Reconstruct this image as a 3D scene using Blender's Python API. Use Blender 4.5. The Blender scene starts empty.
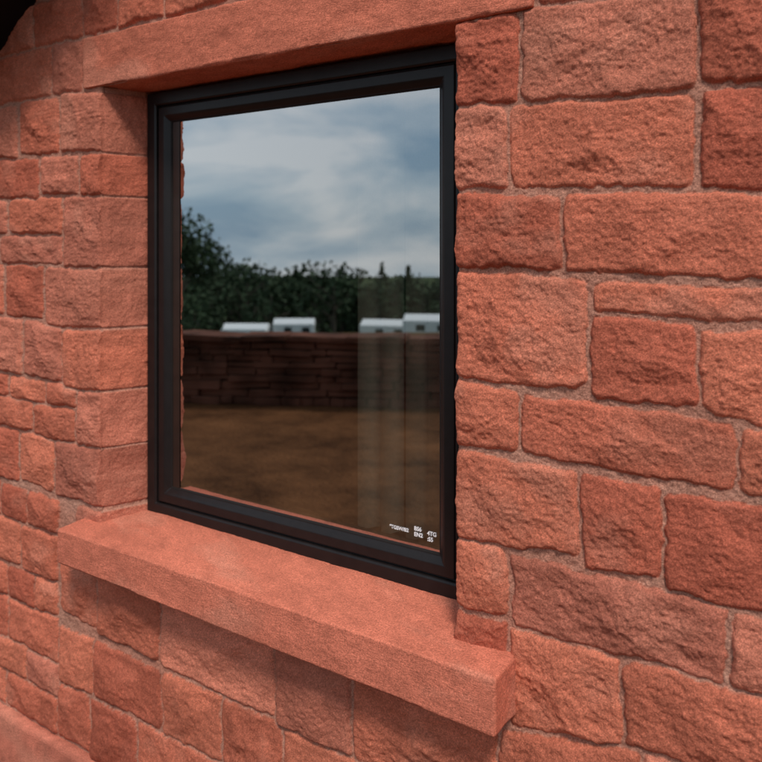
import bpy, bmesh, math, random
import numpy as np
from mathutils import Vector, Matrix
random.seed(5); RNG=np.random.RandomState(11)
H=1.64; D=1.4
TAB=RNG.rand(8,256,256).astype(np.float64)
def vn(x,y,s=0):
    xi=np.floor(x).astype(np.int64); yi=np.floor(y).astype(np.int64)
    fx=x-xi; fy=y-yi
    fx=fx*fx*fx*(fx*(fx*6-15)+10); fy=fy*fy*fy*(fy*(fy*6-15)+10)
    T=TAB[s%8]; xi=xi+s*37; yi=yi+s*91
    a=T[xi&255,yi&255]; b=T[(xi+1)&255,yi&255]; c=T[xi&255,(yi+1)&255]; d=T[(xi+1)&255,(yi+1)&255]
    return ((a*(1-fx)+b*fx)*(1-fy)+(c*(1-fx)+d*fx)*fy)*2-1
def fbm(x,y,s=0,o=4,g=.5):
    r=0;a=1;t=0
    for i in range(o):
        r=r+a*vn(x,y,s+i); t+=a; a*=g
        x,y=(x*.8-y*.6)*2.03+5.1,(x*.6+y*.8)*2.03+9.7
    return r/t*1.6
def ridged(x,y,s=0,o=3):
    r=0;a=1;t=0
    for i in range(o):
        r=r+a*(1-2*np.abs(vn(x,y,s+i))); t+=a; a*=.5
        x,y=(x*.8-y*.6)*2.1+3.1,(x*.6+y*.8)*2.1+1.7
    return r/t
def newmesh(name,verts,faces,mat=None,smooth=True,parent=None,cols=None):
    me=bpy.data.meshes.new(name)
    if isinstance(faces,np.ndarray):
        nv=len(verts); nf=len(faces); k=faces.shape[1]
        me.vertices.add(nv); me.vertices.foreach_set('co',np.asarray(verts,dtype=np.float32).ravel())
        me.loops.add(nf*k); me.loops.foreach_set('vertex_index',faces.astype(np.int32).ravel())
        me.polygons.add(nf); me.polygons.foreach_set('loop_start',np.arange(0,nf*k,k,dtype=np.int32))
        me.polygons.foreach_set('use_smooth',np.full(nf,smooth))
        me.update(calc_edges=True)
    else:
        me.from_pydata([tuple(v) for v in verts],[],faces)
        me.polygons.foreach_set('use_smooth',[smooth]*len(me.polygons)); me.update()
    if cols is not None:
        at=me.color_attributes.new('Col','FLOAT_COLOR','POINT')
        c=np.ones((len(verts),4),dtype=np.float32); c[:,:3]=cols
        at.data.foreach_set('color',c.ravel())
    ob=bpy.data.objects.new(name,me); bpy.context.scene.collection.objects.link(ob)
    if mat: me.materials.append(mat)
    if parent: ob.parent=parent
    return ob
def empty(name):
    e=bpy.data.objects.new(name,None); bpy.context.scene.collection.objects.link(e); return e
# ---------------------------------------------------------------- materials
def mat(name):
    m=bpy.data.materials.new(name); m.use_nodes=True
    nt=m.node_tree; b=nt.nodes['Principled BSDF']; return m,nt,b
def N(nt,t,**k):
    n=nt.nodes.new(t)
    for a,v in k.items():
        if a in n.inputs: n.inputs[a].default_value=v
        else: setattr(n,a,v)
    return n
def simple(name,col,rough=.6,noise=0,scale=10,bump=0,bscale=60,spec=None):
    m,nt,b=mat(name); b.inputs['Base Color'].default_value=(*col,1); b.inputs['Roughness'].default_value=rough
    if spec is not None: b.inputs['Specular IOR Level'].default_value=spec
    tc=N(nt,'ShaderNodeTexCoord')
    if noise:
        n=N(nt,'ShaderNodeTexNoise',Scale=scale,Detail=4.0); nt.links.new(tc.outputs['Object'],n.inputs['Vector'])
        r=N(nt,'ShaderNodeValToRGB'); r.color_ramp.elements[0].position=.3; r.color_ramp.elements[1].position=.7
        r.color_ramp.elements[0].color=(*[c*(1-noise) for c in col],1); r.color_ramp.elements[1].color=(*[min(1,c*(1+noise)) for c in col],1)
        nt.links.new(n.outputs['Fac'],r.inputs['Fac']); nt.links.new(r.outputs['Color'],b.inputs['Base Color'])
    if bump:
        n=N(nt,'ShaderNodeTexNoise',Scale=bscale,Detail=3.0); nt.links.new(tc.outputs['Object'],n.inputs['Vector'])
        bp=N(nt,'ShaderNodeBump',Strength=.6,Distance=bump); nt.links.new(n.outputs['Fac'],bp.inputs['Height']); nt.links.new(bp.outputs['Normal'],b.inputs['Normal'])
    return m
def stone_mat(name,tool=False):
    m,nt,b=mat(name); L=nt.links.new
    b.inputs['Roughness'].default_value=.92; b.inputs['Specular IOR Level'].default_value=.12
    tc=N(nt,'ShaderNodeTexCoord'); at=N(nt,'ShaderNodeAttribute',attribute_name='Col')
    n2=N(nt,'ShaderNodeTexNoise',Scale=300.0,Detail=2.0,Roughness=.8); L(tc.outputs['Object'],n2.inputs['Vector'])
    r2=N(nt,'ShaderNodeMapRange'); r2.inputs['From Min'].default_value=.3; r2.inputs['From Max'].default_value=.7; r2.inputs['To Min'].default_value=.62; r2.inputs['To Max'].default_value=1.38
    L(n2.outputs['Fac'],r2.inputs['Value'])
    vm=N(nt,'ShaderNodeVectorMath',operation='SCALE'); L(at.outputs['Color'],vm.inputs[0]); L(r2.outputs['Result'],vm.inputs['Scale'])
    L(vm.outputs[0],b.inputs['Base Color'])
    mp=N(nt,'ShaderNodeMapping'); L(tc.outputs['Object'],mp.inputs['Vector'])
    if tool:
        mp.inputs['Rotation'].default_value=(0,math.radians(32),0); mp.inputs['Scale'].default_value=(.35,1,1.3)
    nb=N(nt,'ShaderNodeTexNoise',Scale=230.0,Detail=4.0,Roughness=.8); L(mp.outputs[0],nb.inputs['Vector'])
    b1=N(nt,'ShaderNodeBump',Strength=1.0,Distance=.0032 if not tool else .0026); L(nb.outputs['Fac'],b1.inputs['Height'])
    L(b1.outputs['Normal'],b.inputs['Normal'])
    return m
M_stone=stone_mat('rubble_sandstone'); M_dress=stone_mat('dressed_sandstone',True)
M_frame=simple('dark_brown_frame',(.011,.0082,.0080),.36,noise=.15,scale=40,bump=.0002,bscale=900,spec=.28)
M_soffit=simple('black_soffit_paint',(.006,.006,.008),.5,noise=.2,spec=.15)
M_gasket=simple('rubber_gasket',(.012,.009,.008),.6,noise=.1,spec=.2)
# ---------------------------------------------------------------- stones
def P(x,y):
    u=x-381; den=657.5+.565*u
    return ((-450.3+.825*u)/den*D,(248-y)/den*D)
stones=[]  # quads TL,TR,BR,BL
def S(x0,x1,a,b,c,d): stones.append((P(x0,a),P(x1,b),P(x1,d),P(x0,c)))
for s in [(540,700,-60,-80,4,-14),(708,800,-90,-100,-20,-34),
 (445,517,27,14,104,101),(524,694,12,-8,99,90),(702,800,-10,-25,81,79),
 (445,507,110,107,188,188),(513,692,106,97,185,186),(704,800,91,88,186,188),
 (445,560,194,197,265,268),(567,800,196,194,269,278),
 (445,587,271,280,374,388),(597,800,283,292,310,322),(595,698,317,326,397,406),(703,800,329,336,410,430),
 (445,517,379,391,443,450),(523,733,394,425,452,488),(741,830,428,440,490,512),
 (445,578,448,475,534,554),(585,660,476,488,566,577),(667,800,492,514,590,620),
 (445,507,535,549,602,614),(514,725,556,607,622,682),(735,830,614,634,690,715),
 (445,505,609,623,643,660),(511,620,627,658,722,743),(626,800,664,702,742,800),
 (503,640,728,754,800,850),(646,800,756,812,850,910),
 (63,112,96,92,152,150),(83,112,156,155,195,195),(66,112,199,198,266,267),(47,112,269,271,324,328),(65,112,330,334,387,391),(80,112,392,395,443,447),(58,112,442,452,494,508),(79,112,506,515,540,555),
 (22,60,104,100,155,152),(-20,18,112,108,160,157),
 (43,79,159,157,194,194),(-20,39,163,160,198,197),
 (12,63,200,199,233,234),(-25,8,203,202,234,233),
 (3,63,237,237,262,264),(-30,-1,238,237,262,262),
 (8,44,265,267,315,319),(-25,4,264,265,311,314),
 (27,62,322,328,374,381),(-15,23,317,321,368,373),
 (49,77,382,387,402,406),(12,46,376,382,396,401),(-20,9,371,375,391,395),
 (37,76,404,410,434,442),(-15,34,394,402,420,430),
 (22,55,432,440,480,490),(-20,19,423,431,472,480),
 (63,97,560,575,607,628),(100,160,560,600,632,659),(163,275,590,630,664,716),(278,352,620,660,722,755),(357,497,650,720,762,826)]: S(*s)
def fill(x0,x1,z0,z1,seed,hmin=.11,hmax=.17):
    r=random.Random(seed); z=z1
    n=max(1,round((z1-z0)/((hmin+hmax)/2))); hs=[r.uniform(hmin,hmax) for _ in range(n)]; k=(z1-z0)/sum(hs)
    for h in hs:
        h*=k; x=x0
        while x<x1-.02:
            w=r.uniform(.13,.36)
            if x+w>x1-.1: w=x1-x
            g=.006; j=lambda: r.uniform(-.004,.004)
            def q(a,b,c,d): stones.append(((a+g+j(),d-g+j()),(b-g+j(),d-g+j()),(b-g+j(),c+g+j()),(a+g+j(),c+g+j())))
            if h>.13 and r.random()<.18 and w<.3:
                m=z-h*r.uniform(.4,.6); q(x,x+w,m,z); q(x,x+w,z-h,m)
            else: q(x,x+w,z-h,z)
            x+=w
        z-=h
XL,XR=-2.95,4.15
fill(XL,-2.44,-.72,.62,1)
fill(-2.44,-1.985,.445,.74,3)
fill(-1.985,-.6,.60,.74,4)
fill(XL,-.6,.745,2.7,5)
fill(-.6,-.1,.575,2.7,6)
fill(-.155,XR,-1.43,2.7,7)
fill(XL,-2.10,-1.43,-.735,8,.10,.14)
fill(-2.10,-.66,-1.43,-1.10,9,.12,.17)
fill(-.66,-.155,-1.43,-1.05,10)
def tone(r):
    t=r.random(); a=np.array((.60,.178,.103)); b=np.array((.41,.102,.060)); c=np.array((.53,.195,.130))
    col=a*(1-t)+b*t
    if r.random()<.25: col=col*.5+c*.5
    return col*r.uniform(.92,1.06)
MORTAR=np.array((.47,.235,.165))
OL,OR,OT,OB=-1.901,-.773,.451,-.79
def seg(pts):
    out=[]
    for (a,b,st) in pts:
        n=max(1,int(round((b-a)/st))); out+=list(np.linspace(a,b,n,endpoint=False))
    out.append(pts[-1][1]); return np.array(out)
X=seg([(XL,-2.5,.009),(-2.5,OL,.0042),(OL,OR,.0036),(OR,-.15,.0020),(-.15,.3,.008),(.3,XR,.02)])
Z=seg([(-1.64,-1.45,.02),(-1.45,-1.1,.0045),(-1.1,OB,.0028),(OB,OT,.0024),(OT,.78,.0036),(.78,2.72,.02)])
nx,nz=len(X),len(Z)
GX,GZ=np.meshgrid(X,Z,indexing='ij')
WX=GX+.0045*fbm(GX*14,GZ*14,1,3)+.0028*fbm(GX*60,GZ*60,2,2)
WZ=GZ+.0045*fbm(GX*14+40,GZ*14,3,3)+.0028*fbm(GX*60+9,GZ*60,4,2)
d1=np.full((nx,nz),-.05); d2=np.full((nx,nz),-.06)
ht=np.zeros((nx,nz)); col=np.zeros((nx,nz,3)); col[:]=MORTAR
rs=random.Random(77)
BLOOM=np.array((.58,.235,.155))
for q in stones:
    q=[np.array(p) for p in q]
    x0=min(p[0] for p in q)-.06;x1=max(p[0] for p in q)+.06;z0=min(p[1] for p in q)-.06;z1=max(p[1] for p in q)+.06
    i0,i1=np.searchsorted(X,[x0,x1]); j0,j1=np.searchsorted(Z,[z0,z1])
    tn=tone(rs)
    if i1<=i0 or j1<=j0: continue
    sl=(slice(i0,i1),slice(j0,j1)); wx=WX[sl];wz=WZ[sl]; k=rs.uniform(140,300)
    acc=0
    for e in range(4):
        a=q[e];b=q[(e+1)%4]; t=b-a; t=t/np.linalg.norm(t); n=np.array((t[1],-t[0]))
        dd=(wx-a[0])*n[0]+(wz-a[1])*n[1]
        acc=acc+np.exp(-k*np.clip(dd,-.1,2))
    d=-np.log(acc)/k+.0032
    cx=sum(p[0] for p in q)/4; cz=sum(p[1] for p in q)/4
    so=rs.uniform(0,90); sx,sz=GX[sl]+so,GZ[sl]+so*.7
    ux=wx+.014*fbm(sx*15,sz*15,5,4); uz=wz+.014*fbm(sx*15+7,sz*15,6,4)
    hf=None; amp=rs.uniform(.4,1.0)
    for f in range(10):
        an=rs.uniform(0,6.28); spp=rs.uniform(.05,.34); off=rs.uniform(.008,.020)
        pl=off+spp*((ux-cx)*math.cos(an)+(uz-cz)*math.sin(an))
        hf=pl if hf is None else np.minimum(hf,pl)
    hf=np.clip(hf,-.004,.03)
    rough=amp*(.0045*fbm(sx*8,sz*12,2,3)+.0028*ridged(sx*18,sz*28,3,4))+.0011*ridged(sx*70,sz*90,4,2)+.0009*fbm(sx*150,sz*150,1,2)
    E=1-np.exp(-np.clip(d,0,1)/.0026)
    pil=1-np.exp(-np.clip(d,0,1)/.012)
    hh=E*(.009+rs.uniform(0,.005))+pil*(hf*.75+rough)+E*.35*rough
    tt=tn[None,None,:]*(1+.16*fbm(sx*5,sz*7,6,4)[...,None])*(1+.12*fbm(sx*34,sz*50,3,4)[...,None])
    bl=(np.clip(fbm(sx*8,sz*10,7,5)-.2,0,.5)*rs.uniform(.1,1.0))[...,None]
    tt=tt*(1-bl)+BLOOM*bl
    o1=d1[sl];o2=d2[sl]
    win=d>o1
    d2[sl]=np.where(win,o1,np.maximum(o2,d)); d1[sl]=np.where(win,d,o1)
    ht[sl]=np.where(win,hh,ht[sl]); col[sl]=np.where(win[...,None],tt,col[sl])
de=np.minimum(d1,(d1-d2)/2-.0029)
ms=np.clip(de/.002+.5,0,1); ms=ms*ms*(3-2*ms)
mort=.0025+.0018*fbm(GX*45,GZ*45,4,4)+.0012*fbm(GX*160,GZ*160,1,2)
edgeE=1-np.exp(-np.clip(de,0,1)/.003)
hgt=mort*(1-ms)+ms*np.where(de<.02,ht*(.55+.45*np.clip(edgeE,0,1)),ht)
mc=MORTAR[None,None,:]*(1+.15*fbm(GX*30,GZ*30,2,4)[...,None])
st=np.clip(.5+.5*fbm(GX*6,GZ*6,5,3),0,1)[...,None]*.6
mc=mc*(1-st)+np.array((.47,.17,.11))*st
COL=mc*(1-ms[...,None])+col*ms[...,None]
COL=COL*(1+.08*RNG.randn(nx,nz)[...,None])
for xo,sg in ((OL,-1),(OR,1)):
    dist=np.clip((GX-xo)*sg,0,None); inz=(GZ<OT+.001)&(GZ>OB-.001)&((GX-xo)*sg>=-1e-9)
    hgt=np.where(inz,hgt-(.004+.004*fbm(GX*10,GZ*22,2,2))*np.exp(-dist/.004),hgt)
YY=-hgt
XX=GX.copy()
jl,jr=np.argmin(abs(Z-OB)),np.argmin(abs(Z-OT)); il=np.argmin(abs(X-OL)); ir=np.argmin(abs(X-OR))
def arris(z,c): return c*(.0035*fbm(z*30,z*0+3,1,4)-.0015)
mL=ms[max(il-3,0),:]; mR=ms[min(ir+3,nx-1),:]
cl=-(1-mL)*.004+arris(Z,1); cr=(1-mR)*.004+arris(Z,-1)
XX[il,jl:jr+1]=X[il]+cl[jl:jr+1]; XX[ir,jl:jr+1]=X[ir]+cr[jl:jr+1]
verts=np.stack([XX,YY,GZ+H],-1).reshape(-1,3)
ii,jj=np.meshgrid(np.arange(nx-1),np.arange(nz-1),indexing='ij')
cxm=(X[:-1]+X[1:])[ii]/2; czm=(Z[:-1]+Z[1:])[jj]/2
roofz=lambda x: np.minimum(.611+.667*(x+2.42),.611+.667*(3.02)-.667*(x-.6))
keep=~((cxm>OL)&(cxm<OR)&(czm>OB)&(czm<OT))&(czm<roofz(cxm)+.04)
keep&=~((cxm>-1.96)&(cxm<-.63)&(czm>.47)&(czm<.575))&~((cxm>-1.95)&(cxm<-.66)&(czm>-.845)&(czm<-.80))
ii=ii[keep];jj=jj[keep]
F=np.stack([ii*nz+jj,(ii+1)*nz+jj,(ii+1)*nz+jj+1,ii*nz+jj+1],-1)
house=empty('stone_house')
wall=newmesh('sandstone_wall',verts,F,M_stone,True,house,COL.reshape(-1,3))
RD=.175
def reveal(name,i,c,xb,sg,col_i):
    js=np.arange(jl,jr+1); z=Z[js]; yf=YY[i,js]; m=ms[col_i,js]; T=np.linspace(0,1,64)
    V=[];C=[]
    base_c=np.mean([COL[col_i+q,js] for q in range(-3,4)],axis=0)
    for t in T:
        y=yf*(1-t)+RD*t
        tt=np.clip(y/.118,0,1)
        base=X[i]*(1-tt)+xb*tt
        rg=.0030*fbm(y*16+3,z*16,2,3)+.0018*ridged(y*34,z*30,3,3)+.0010*fbm(y*150,z*150,5,2)
        f=min(1,t*8)
        x=base+c[js]*(1-f)+f*(sg*(rg*.9)-sg*(1-m)*.004)
        V.append(np.stack([x,y,z+H],-1))
        C.append(base_c*(1+.12*fbm(y*30,z*30,4,3)[:,None])*(1+.06*RNG.randn(len(js))[:,None]))
    n=len(js); V=np.concatenate(V);C=np.concatenate(C)
    a,b=np.meshgrid(np.arange(len(T)-1),np.arange(n-1),indexing='ij');a=a.ravel();b=b.ravel()
    f=np.stack([a*n+b,(a+1)*n+b,(a+1)*n+b+1,a*n+b+1],-1)
    if sg<0: f=f[:,::-1]
    newmesh(name,V,f,M_stone,True,house,C)
XA,XB=-1.862,-.806
reveal('window_reveal',il,cl,XA,1,il-4)
reveal('window_reveal.001',ir,cr,XB,-1,ir+4)
def block(name,lo,hi,step,mt,base,r=.0035,amp=.0016,chip=.007,par=None,fn=None):
    lo=np.array(lo,float);hi=np.array(hi,float); V=[];F=[];off=0
    for ax in range(3):
        o=[a for a in range(3) if a!=ax]
        ns=[max(2,int((hi[a]-lo[a])/step)) for a in o]
        A,B=np.meshgrid(np.linspace(lo[o[0]],hi[o[0]],ns[0]+1),np.linspace(lo[o[1]],hi[o[1]],ns[1]+1),indexing='ij')
        for side in (0,1):
            p=np.zeros(A.shape+(3,)); p[...,o[0]]=A;p[...,o[1]]=B;p[...,ax]=hi[ax] if side else lo[ax]
            n0,n1=A.shape; a,b=np.meshgrid(np.arange(n0-1),np.arange(n1-1),indexing='ij');a=a.ravel();b=b.ravel()
            f=np.stack([a*n1+b,(a+1)*n1+b,(a+1)*n1+b+1,a*n1+b+1],-1)
            if (side==1)==(ax==1): f=f[:,::-1]
            V.append(p.reshape(-1,3));F.append(f+off);off+=n0*n1
    V=np.concatenate(V);F=np.concatenate(F)
    q=np.clip(V,lo+r,hi-r); n=V-q; l=np.linalg.norm(n,axis=1,keepdims=True); n=n/l
    edge=(np.sum(np.abs(V-q)>r*.5,axis=1)>=2)
    P3=q+n*r; x,y,z=P3.T
    ns=fbm(x*12+y*9,z*20-y*13,2,4)*amp+ridged(x*60+y*50,z*80-y*50,4,3)*amp*.45+fbm(x*3+y,z*3+y,1,2)*amp
    ch=np.clip(fbm(x*14+y*5,z*14+y*9,5,3)-.2,0,1)*chip*edge
    P3=P3+n*(ns-ch)[:,None]
    C=np.array(base)[None,:]*(1+.12*fbm(x*4+y*2,z*9+y*5,6,4)[:,None])*(1+.12*fbm(x*26+y*22,z*40+y*36,3,4)[:,None])
    bl=np.clip(fbm(x*5+y*6,z*9-y*8,7,5)-.1,0,.5)[:,None]
    C=C*(1-bl)+np.array((.60,.235,.155))*bl
    C=C*(1+.07*RNG.randn(len(C))[:,None])
    if fn is not None: P3=fn(P3)
    ob=newmesh(name,P3,F,mt,True,par,C)
    bm=bmesh.new();bm.from_mesh(ob.data);bmesh.ops.remove_doubles(bm,verts=bm.verts,dist=.0004);bmesh.ops.recalc_face_normals(bm,faces=bm.faces);bm.to_mesh(ob.data);bm.free()
    return ob
def weather(p):
    t=np.clip((-p[:,0]-.643)/1.326,0,1); up=np.clip((p[:,2]-(-.884+H))/.104,0,1)
    p=p.copy(); p[:,2]+=up*.016*np.clip((p[:,1]+.098)/.22,0,1.2)+t*(.009*up+.020*(1-up)); return p
block('window_lintel',(-1.979,-.014,.451+H),(-.608,RD,.593+H),.0040,M_dress,(.54,.156,.094),par=house,amp=.0026)
block('window_sill',(-1.969,-.098,-.884+H),(-.643,RD,-.78+H),.0033,M_dress,(.55,.160,.098),par=house,amp=.0013,fn=weather)
block('stone_plinth',(XL-.02,-.03,-1.72+H),(XR+.02,.1,-1.435+H),.02,M_dress,(.50,.155,.10),par=house,amp=.002)
# ---------------------------------------------------------------- window frame (lofted mitred profile)
def loft(name,x0,x1,z0,z1,prof,mt,par):
    V=[];F=[]
    for (i,y) in prof:
        V+=[(x0+i,y,z0+i+H),(x1-i,y,z0+i+H),(x1-i,y,z1-i+H),(x0+i,y,z1-i+H)]
    for k in range(len(prof)-1):
        for e in range(4):
            a=k*4+e;b=k*4+(e+1)%4; F.append((a,b,b+4,a+4))
    o=newmesh(name,V,F,mt,False,par)
    md=o.modifiers.new('b','BEVEL'); md.width=.0016; md.segments=2; md.limit_method='ANGLE'; md.angle_limit=math.radians(20)
    return o
FX0,FX1,FZ0,FZ1=XA+.002,XB-.002,-.767,OT-.006
f0=.118
loft('window_frame',FX0,FX1,FZ0,FZ1,[(0,.175),(0,f0+.003),(.003,f0),(.034,f0),(.038,f0+.004),(.038,f0+.014),(.044,f0+.014)],M_frame,house)
loft('window_sash',FX0+.041,FX1-.041,FZ0+.041,FZ1-.041,[(0,.165),(0,f0+.009),(.003,f0+.006),(.026,f0+.006),(.032,f0+.009),(.042,f0+.017),(.042,f0+.024)],M_frame,house)
GY=f0+.023
loft('glazing_gasket',FX0+.081,FX1-.081,FZ0+.081,FZ1-.081,[(0,GY-.006),(.005,GY-.005),(.007,GY+.001)],M_gasket,house)
gm=bpy.data.materials.new('window_glass_mat'); gm.use_nodes=True; nt=gm.node_tree; nt.nodes.clear(); L=nt.links.new
o=N(nt,'ShaderNodeOutputMaterial'); mx=N(nt,'ShaderNodeMixShader'); tr=N(nt,'ShaderNodeBsdfTransparent'); tr.inputs[0].default_value=(.72,.74,.70,1)
gl=N(nt,'ShaderNodeBsdfGlossy'); gl.inputs['Roughness'].default_value=0.0; gl.inputs[0].default_value=(.95,.98,1,1)
lw=N(nt,'ShaderNodeLayerWeight',Blend=.5); mr=N(nt,'ShaderNodeMapRange'); mr.inputs['To Min'].default_value=.36; mr.inputs['To Max'].default_value=.82
L(lw.outputs['Facing'],mr.inputs['Value']); L(mr.outputs['Result'],mx.inputs[0]); L(tr.outputs[0],mx.inputs[1]); L(gl.outputs[0],mx.inputs[2]); L(mx.outputs[0],o.inputs[0])
newmesh('window_glass',[(FX0+.08,GY,FZ0+.08+H),(FX1-.08,GY,FZ0+.08+H),(FX1-.08,GY,FZ1-.08+H),(FX0+.08,GY,FZ1-.08+H)],[(0,1,2,3)],gm,False,house)
# added opaque dark strip hiding the reveal's reflection at the pane's left edge
newmesh('reflection_cover_strip',[(FX0+.083,GY-.002,FZ0+.084+H),(FX0+.116,GY-.002,FZ0+.084+H),(FX0+.116,GY-.002,FZ1-.084+H),(FX0+.083,GY-.002,FZ1-.084+H)],[(0,1,2,3)],simple('reflection_cover_dark',(.020,.013,.010),.3,noise=.2,scale=20,spec=.4),False,house)
M_sp=simple('spacer_bar',(.03,.027,.025),.4,noise=.1)
loft('glazing_spacer',FX0+.082,FX1-.082,FZ0+.082,FZ1-.082,[(0,GY+.007),(.011,GY+.006),(.012,GY+.020)],M_sp,house)
M_lab=simple('white_etch',(.85,.85,.85),.6,noise=.05)
def label(txt,x,z,size):
    c=bpy.data.curves.new('glazing_label','FONT'); c.body=txt; c.size=size; c.offset=size*.03; c.materials.append(M_lab)
    ob=bpy.data.objects.new('glazing_label',c); bpy.context.scene.collection.objects.link(ob); ob.parent=house
    ob.location=(x,GY-.0015,z+H); ob.rotation_euler=(math.radians(90),0,0)
label('"TGSW/B2',-1.030,-.650,.0115)
label('BS6\nEN2',-.963,-.642,.0130); label('4TG\n:S5',-.928,-.646,.0130)
# ---------------------------------------------------------------- room and blind
M_room=simple('room_plaster',(.20,.15,.105),.9,noise=.1)
M_floor=simple('room_floor',(.12,.07,.04),.5,noise=.2)
def quadbox(name,x0,x1,y0,y1,z0,z1,mt,par):
    V=[(x,y,z+H) for x in (x0,x1) for y in (y0,y1) for z in (z0,z1)]
    return newmesh(name,V,[(0,1,3,2),(4,6,7,5),(0,4,5,1),(2,3,7,6),(0,2,6,4),(1,5,7,3)],mt,False,par)
rx0,rx1,ry0,ry1,rz0,rz1=-2.75,1.2,.22,3.6,-1.5,.80
quadbox('room_back_wall',rx0,rx1,ry1,ry1+.1,rz0,rz1,M_room,house)
quadbox('room_side_wall',rx0-.1,rx0,ry0,ry1+.1,rz0,rz1,M_room,house); quadbox('room_side_wall.001',rx1,rx1+.1,ry0,ry1+.1,rz0,rz1,M_room,house)
quadbox('room_floor',rx0-.1,rx1+.1,ry0-.02,ry1+.1,rz0-.1,rz0,M_floor,house); quadbox('room_ceiling',rx0-.1,rx1+.1,ry0-.02,ry1+.1,rz1,rz1+.1,M_room,house)
quadbox('inner_wall',rx0,XA-.001,RD+.002,ry0,rz0,rz1,M_room,house); quadbox('inner_wall.001',XB+.001,rx1,RD+.002,ry0,rz0,rz1,M_room,house)
quadbox('inner_wall.002',XA-.001,XB+.001,RD+.002,ry0,rz0,FZ0+.01,M_room,house); quadbox('inner_wall.003',XA-.001,XB+.001,RD+.002,ry0,OT-.01,rz1,M_room,house)
M_blind=simple('blind_fabric',(.30,.275,.23),.8,noise=.08,scale=200)
V=[];Fc=[]
x=-1.205
for k in range(9):
    a=math.radians(76+random.uniform(-11,11)); w=.089; m=6; b0=len(V)
    for t in range(m+1):
        s=(t/m-.5)*w; bow=.012*(1-(2*t/m-1)**2)
        px=x+s*math.cos(a)-bow*math.sin(a); py=.31+s*math.sin(a)+bow*math.cos(a)
        V+=[(px,py,-.74+H),(px,py,.41+H)]
    for t in range(m): Fc.append((b0+2*t,b0+2*t+2,b0+2*t+3,b0+2*t+1))
    x+=.066+random.uniform(-.010,.010)
newmesh('vertical_blind',V,Fc,M_blind,True,house)
quadbox('blind_headrail',XA+.02,XB-.01,.29,.33,.41,.44,simple('headrail',(.3,.3,.28),.4,noise=.03),house)
# ---------------------------------------------------------------- roof and other walls
M_render=simple('side_wall_sandstone',(.36,.12,.08),.9,noise=.3,scale=6,bump=.01,bscale=14)
M_slate=simple('roof_slate',(.06,.065,.075),.6,noise=.3,scale=5,bump=.01,bscale=12)
depth=8.0
rz=lambda x: float(roofz(np.array(x)))
quadbox('side_wall',XL,XL+.1,.02,depth,-1.64,rz(XL),M_render,house); quadbox('side_wall.001',XR-.1,XR,.02,depth,-1.64,rz(XR),M_render,house)
quadbox('rear_wall',XL,XR,depth,depth+.1,-1.64,rz(XL),M_render,house)
def slab(name,pts,y0,y1,th,mt):
    V=[];n=len(pts)
    for (x,z) in pts: V+=[(x,y0,z+H),(x,y1,z+H),(x,y1,z+th+H),(x,y0,z+th+H)]
    F=[(0,3,2,1),(4*n-4,4*n-3,4*n-2,4*n-1)]
    for k in range(n-1):
        a=4*k
        for e in range(4): F.append((a+e,a+(e+1)%4,a+4+(e+1)%4,a+4+e))
    return newmesh(name,V,F,mt,False,house)
ov=[(XL-.3,rz(XL)-.2),(.6,rz(.6)),(XR+.3,rz(XR)-.2)]
slab('roof_soffit',ov,-.26,depth+.3,.06,M_soffit)
slab('roof_bargeboard',[(a,b-.03) for a,b in ov],-.285,-.262,.19,M_soffit)
slab('slate_roof',[(a,b+.075) for a,b in ov],-.30,depth+.35,.05,M_slate)
# ---------------------------------------------------------------- ground
M_ground,nt,b=mat('ground_soil_grass'); L=nt.links.new
tc=N(nt,'ShaderNodeTexCoord'); n=N(nt,'ShaderNodeTexNoise',Scale=1.6,Detail=6.0,Roughness=.7); L(tc.outputs['Object'],n.inputs['Vector'])
r=N(nt,'ShaderNodeValToRGB'); r.color_ramp.elements[0].position=.32;r.color_ramp.elements[0].color=(.050,.020,.009,1);r.color_ramp.elements[1].position=.68;r.color_ramp.elements[1].color=(.19,.078,.032,1); L(n.outputs['Fac'],r.inputs['Fac'])
g=N(nt,'ShaderNodeValToRGB'); g.color_ramp.elements[0].color=(.025,.04,.013,1);g.color_ramp.elements[1].color=(.06,.08,.028,1); L(n.outputs['Fac'],g.inputs['Fac'])
ln=N(nt,'ShaderNodeVectorMath',operation='LENGTH'); L(tc.outputs['Object'],ln.inputs[0]); mr=N(nt,'ShaderNodeMapRange'); mr.inputs['From Min'].default_value=13;mr.inputs['From Max'].default_value=18; L(ln.outputs['Value'],mr.inputs['Value'])
mx=N(nt,'ShaderNodeMix',data_type='RGBA'); L(mr.outputs['Result'],mx.inputs[0]);L(r.outputs[0],mx.inputs[6]);L(g.outputs[0],mx.inputs[7]);L(mx.outputs[2],b.inputs['Base Color']); b.inputs['Roughness'].default_value=.95; b.inputs['Specular IOR Level'].default_value=.05
n2=N(nt,'ShaderNodeTexNoise',Scale=30.0,Detail=3.0);L(tc.outputs['Object'],n2.inputs['Vector']);bp=N(nt,'ShaderNodeBump',Strength=.8,Distance=.03);L(n2.outputs['Fac'],bp.inputs['Height']);L(bp.outputs['Normal'],b.inputs['Normal'])
def gz(x,y):
    r=max(0,math.hypot(x+1,y+1)-13)
    return -.135*r if r<100 else -13.5-.033*(r-100)
rad=[0,2,4,6,8,10,12,14,16,20,25,30,40,50,60,80,100,120,160,250,400,700,1200,2000,3500]
V=[(-1,-1,0)];Fc=[];ns=72
for rr in rad[1:]:
    for k in range(ns):
        a=k/ns*6.28318; px=-1+rr*math.cos(a);py=-1+rr*math.sin(a); V.append((px,py,gz(px,py)))
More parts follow.
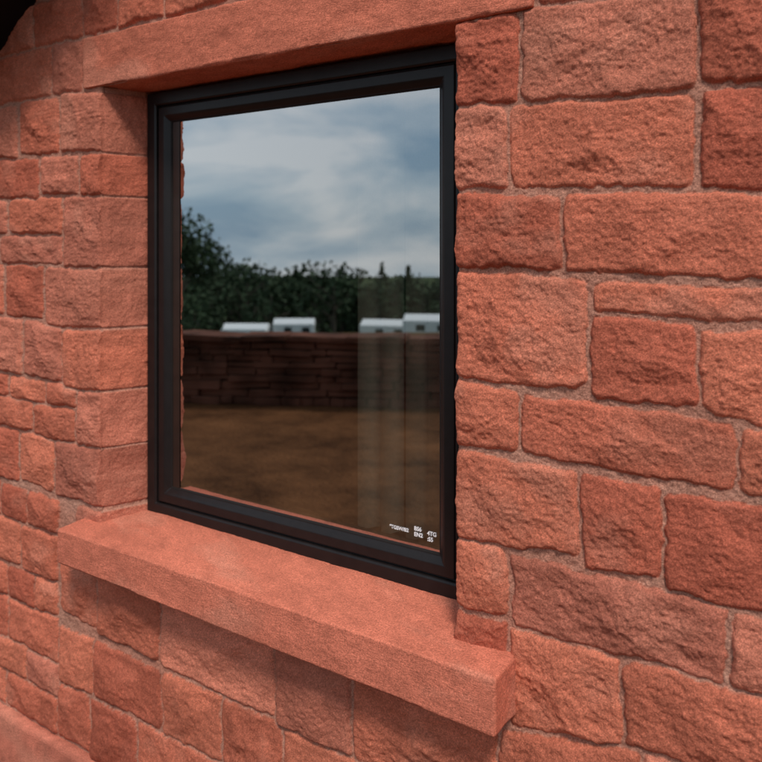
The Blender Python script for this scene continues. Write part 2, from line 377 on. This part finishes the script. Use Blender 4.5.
for k in range(ns): Fc.append((0,1+k,1+(k+1)%ns))
for q in range(len(rad)-2):
    for k in range(ns):
        a=1+q*ns+k;b2=1+q*ns+(k+1)%ns; Fc.append((a,a+ns,b2+ns,b2))
newmesh('ground',V,Fc,M_ground,True)
# ---------------------------------------------------------------- boundary wall (dry stone)
bm=bmesh.new(); p0=np.array((-11.9,-1.3)); dr=np.array((2.55,-1.4)); dr=dr/np.linalg.norm(dr)
rw=random.Random(3); z=0
ang=math.atan2(dr[1],dr[0])
hs=[.09,.075,.085,.06,.08,.055,.07,.065,.08,.065]
for row,h in enumerate(hs):
    s=-rw.uniform(0,.2); top=row==len(hs)-1
    while s<17:
        l=rw.uniform(.10,.55)
        if top: l=rw.uniform(.45,.7)
        c=p0+dr*(s+l/2); t=.40+rw.uniform(-.07,.07)+(.07 if top else -row*.01)
        mtx=Matrix.Translation((c[0],c[1],z+h/2+rw.uniform(-.006,.006)))@Matrix.Rotation(ang+rw.uniform(-.05,.05),4,'Z')@Matrix.Rotation(rw.uniform(-.05,.05),4,'Y')@Matrix.Diagonal((l*1.0,t,h*rw.uniform(.86,1.05),1))
        bmesh.ops.create_cube(bm,size=1,matrix=mtx)
        s+=l
    z+=h
bmesh.ops.bevel(bm,geom=bm.edges[:],offset=.009,segments=2,affect='EDGES')
for v in bm.verts:
    v.co+=Vector((rw.uniform(-1,1),rw.uniform(-1,1),rw.uniform(-1,1)))*.006
me=bpy.data.meshes.new('boundary_wall'); bm.to_mesh(me); bm.free()
bw=bpy.data.objects.new('boundary_wall',me); bpy.context.scene.collection.objects.link(bw); me.materials.append(simple('boundary_stone',(.115,.045,.028),.9,noise=.75,scale=2.6,bump=.01,bscale=30,spec=.1))
# ---------------------------------------------------------------- trees
M_leaf=simple('foliage',(.042,.065,.032),.7,noise=.5,scale=.5,spec=.1)
M_bark=simple('bark',(.09,.07,.05),.9,noise=.3,scale=8)
def limb(V,F,a,b,r0,r1,n=7):
    a=Vector(a);b=Vector(b);d=(b-a).normalized();u=d.orthogonal().normalized();w=d.cross(u);o=len(V)
    for (c,r) in ((a,r0),(b,r1)):
        for k in range(n): V.append(tuple(c+u*r*math.cos(6.283*k/n)+w*r*math.sin(6.283*k/n)))
    for k in range(n): F.append((o+k,o+(k+1)%n,o+n+(k+1)%n,o+n+k))
def tree(VL,FL,VB,FB,x,y,zb,h,rx,nleaf,ls,r,conifer=False,low=.6):
    limb(VB,FB,(x,y,zb-.3),(x,y,zb+h*.75),h*.03,h*.008)
    cl=[]
    nb=9 if not conifer else 0
    for k in range(nb):
        a=r.uniform(0,6.28); hz=zb+h*r.uniform(.15,low); e=(x+math.cos(a)*rx*r.uniform(.4,.8),y+math.sin(a)*rx*r.uniform(.4,.8),hz+h*r.uniform(.05,.25))
        limb(VB,FB,(x,y,hz),e,h*.012,h*.004,5); cl.append((e,rx*r.uniform(.3,.5)))
    for k in range(4): cl.append(((x+r.uniform(-.3,.3)*rx,y+r.uniform(-.3,.3)*rx,zb+h*r.uniform(.6,.86)),rx*r.uniform(.3,.5)))
    for k in range(nleaf):
        if conifer:
            t=r.random()**.7; a=r.uniform(0,6.28); q=rx*.7*(t)*r.uniform(.6,1.05); c=Vector((x+q*math.cos(a),y+q*math.sin(a),zb+h*(1-t*.9)))
        else:
            (cc,cr)=r.choice(cl); v=Vector((r.gauss(0,1),r.gauss(0,1),r.gauss(0,.8))).normalized()*cr*r.uniform(.5,1.1); c=Vector(cc)+v
        n=Vector((r.gauss(0,1),r.gauss(0,1),r.gauss(0,1)+.5)).normalized(); u=n.orthogonal().normalized(); w=n.cross(u); s=ls*r.uniform(.5,1.2); o=len(VL)
        for (p,q) in ((-1,-.4),(.2,-1),(1,.3),(-.3,1)): VL.append(tuple(c+u*p*s+w*q*s))
        FL.append((o,o+1,o+2,o+3))
def place(ratio,Yt): return (ratio*Yt, GY-(Yt-(D+GY)))
rt=random.Random(21)
VL,FL,VB,FB=[],[],[],[]
for k in range(190):
    ratio=-1.9+2.3*(k+rt.random())/190 ; Yt=rt.uniform(78,98); x,y=place(ratio,Yt); zb=gz(x,y)
    top=H+(-.034+rt.uniform(-.018,.012)+.008*math.sin(ratio*9+2.2)+(.028 if -1.10<ratio<-.93 else 0))*Yt
    tree(VL,FL,VB,FB,x,y,zb,max(6,top-zb),rt.uniform(3.2,4.8),400,.33,rt,conifer=rt.random()<.12)
tl=empty('tree_line'); newmesh('foliage',VL,FL,M_leaf,False,tl); newmesh('trunks',VB,FB,M_bark,True,tl)
VL,FL,VB,FB=[],[],[],[]
x,y=place(-1.135,38); zb=gz(x,y); tree(VL,FL,VB,FB,x,y,zb,H+.088*38-zb,3.9,7500,.15,rt,low=.7)
t1=empty('broadleaf_tree'); newmesh('crown',VL,FL,M_leaf,False,t1); newmesh('trunk',VB,FB,M_bark,True,t1)
# ---------------------------------------------------------------- static caravans
M_white=simple('caravan_panel',(.80,.80,.78),.4,noise=.04,scale=2); M_win=simple('caravan_window',(.03,.035,.04),.15,noise=.1); M_tyre=simple('tyre',(.02,.02,.02),.8,noise=.1)
def caravan(ratio,Yt,L_,ang,dz):
    x,y=place(ratio,Yt); e=empty('static_caravan'); e.location=(x,y,gz(x,y)+.1+dz); e.rotation_euler=(0,0,ang)
    w=3.0;h=2.1
    pr=[(-w/2,.5),(w/2,.5),(w/2,h+.1),(0,h+.6),(-w/2,h+.1)]
    V=[(-L_/2,a,b) for a,b in pr]+[(L_/2,a,b) for a,b in pr]; F=[(0,1,2,3,4),(9,8,7,6,5)]+[(k,k+5,(k+1)%5+5,(k+1)%5) for k in range(5)]
    o=newmesh('body',V,F,M_white,False,e); md=o.modifiers.new('b','BEVEL'); md.width=.06; md.segments=2
    VV=[];FF=[]
    def bx(x0,x1,y0,y1,z0,z1):
        o=len(VV); VV.extend([(a,b,c) for a in (x0,x1) for b in (y0,y1) for c in (z0,z1)]); FF.extend([tuple(o+i for i in f) for f in [(0,1,3,2),(4,6,7,5),(0,4,5,1),(2,3,7,6),(0,2,6,4),(1,5,7,3)]])
    k=-L_/2+.5
    while k<L_/2-1.0:
        bx(k,k+.8,-w/2-.02,w/2+.02,1.3,1.85); k+=1.9
    bx(-L_/2-.02,L_/2+.02,-.7,.7,1.3,1.9)
    newmesh('windows',VV,FF,M_win,False,e)
    VV=[];FF=[]
    for sx in (-.7,.7):
        for sy in (-1.2,1.2): limb(VV,FF,(sx,sy-.1,.35),(sx,sy+.1,.35),.35,.35,14); n=len(VV); FF.append(tuple(range(n-14,n)))
    bx(-L_/2,L_/2,-.9,-.7,.3,.5); bx(-L_/2,L_/2,.7,.9,.3,.5); bx(-L_/2+.1,-L_/2+.3,-1,1,-.9,.4); bx(L_/2-.3,L_/2-.1,-1,1,-.9,.4)
    newmesh('chassis',VV,FF,M_tyre,False,e)
for (ra,Yt,l,a,dz) in [(-.965,62,4.8,2.6,.35),(-.857,66,4.4,2.5,.85),(-.675,66,4.8,2.75,.35),(-.60,62,4.4,2.7,.5)]: caravan(ra,Yt,l,a,dz)
# ---------------------------------------------------------------- light
az=math.radians(140); el=math.radians(52)
sd=bpy.data.lights.new('sun','SUN'); sd.energy=2.9; sd.angle=math.radians(12); sd.color=(1,.96,.90)
so=bpy.data.objects.new('sun',sd); bpy.context.scene.collection.objects.link(so)
dv=Vector((math.sin(az)*math.cos(el),math.cos(az)*math.cos(el),math.sin(el))); so.rotation_euler=dv.to_track_quat('Z','Y').to_euler()
w=bpy.data.worlds.new('World'); bpy.context.scene.world=w; w.use_nodes=True; nt=w.node_tree; L=nt.links.new
bg=nt.nodes['Background']; sk=N(nt,'ShaderNodeTexSky'); sk.sky_type='NISHITA'; sk.sun_disc=False; sk.sun_elevation=el; sk.sun_rotation=az
tc=N(nt,'ShaderNodeTexCoord'); sp=N(nt,'ShaderNodeSeparateXYZ'); L(tc.outputs['Generated'],sp.inputs[0])
mz=N(nt,'ShaderNodeMath',operation='MAXIMUM'); L(sp.outputs['Z'],mz.inputs[0]); mz.inputs[1].default_value=.02
cb=N(nt,'ShaderNodeCombineXYZ'); L(sp.outputs['X'],cb.inputs[0]);L(sp.outputs['Y'],cb.inputs[1]);L(mz.outputs[0],cb.inputs[2])
L(cb.outputs[0],sk.inputs[0])
mc2=N(nt,'ShaderNodeMapping'); mc2.inputs['Scale'].default_value=(1,1,2.8); L(tc.outputs['Generated'],mc2.inputs['Vector'])
cn=N(nt,'ShaderNodeTexNoise',Scale=4.6,Detail=7.0,Roughness=.52); L(mc2.outputs[0],cn.inputs['Vector']); cn.inputs['Distortion'].default_value=.3
cr=N(nt,'ShaderNodeValToRGB'); e=cr.color_ramp.elements; e[0].position=.38; e[0].color=(.34,.51,.68,1); e[1].position=.64; e[1].color=(1.0,1.03,1.06,1); e2=e.new(.5); e2.color=(.58,.72,.84,1)
L(cn.outputs['Fac'],cr.inputs['Fac'])
sc=N(nt,'ShaderNodeVectorMath',operation='SCALE'); sc.inputs['Scale'].default_value=9.4; L(cr.outputs['Color'],sc.inputs[0])
mx=N(nt,'ShaderNodeMix',data_type='RGBA'); mx.inputs[0].default_value=.8; L(sk.outputs[0],mx.inputs[6]); L(sc.outputs[0],mx.inputs[7])
L(mx.outputs[2],bg.inputs['Color']); bg.inputs['Strength'].default_value=.11
# ---------------------------------------------------------------- camera
c=bpy.data.cameras.new('camera'); co=bpy.data.objects.new('camera',c); bpy.context.scene.collection.objects.link(co)
co.location=(0,-D,H); co.rotation_euler=(math.radians(90),0,math.radians(34.4)); c.lens=37.65; c.sensor_width=36; c.shift_y=-.1745; c.clip_start=.05; c.clip_end=6000
c.dof.use_dof=True; c.dof.focus_distance=1.60; c.dof.aperture_fstop=4.5
bpy.context.scene.camera=co
vs=bpy.context.scene.view_settings; vs.view_transform='Standard'; vs.look='None'; vs.exposure=0
print('verts',nx*nz,'stones',len(stones))
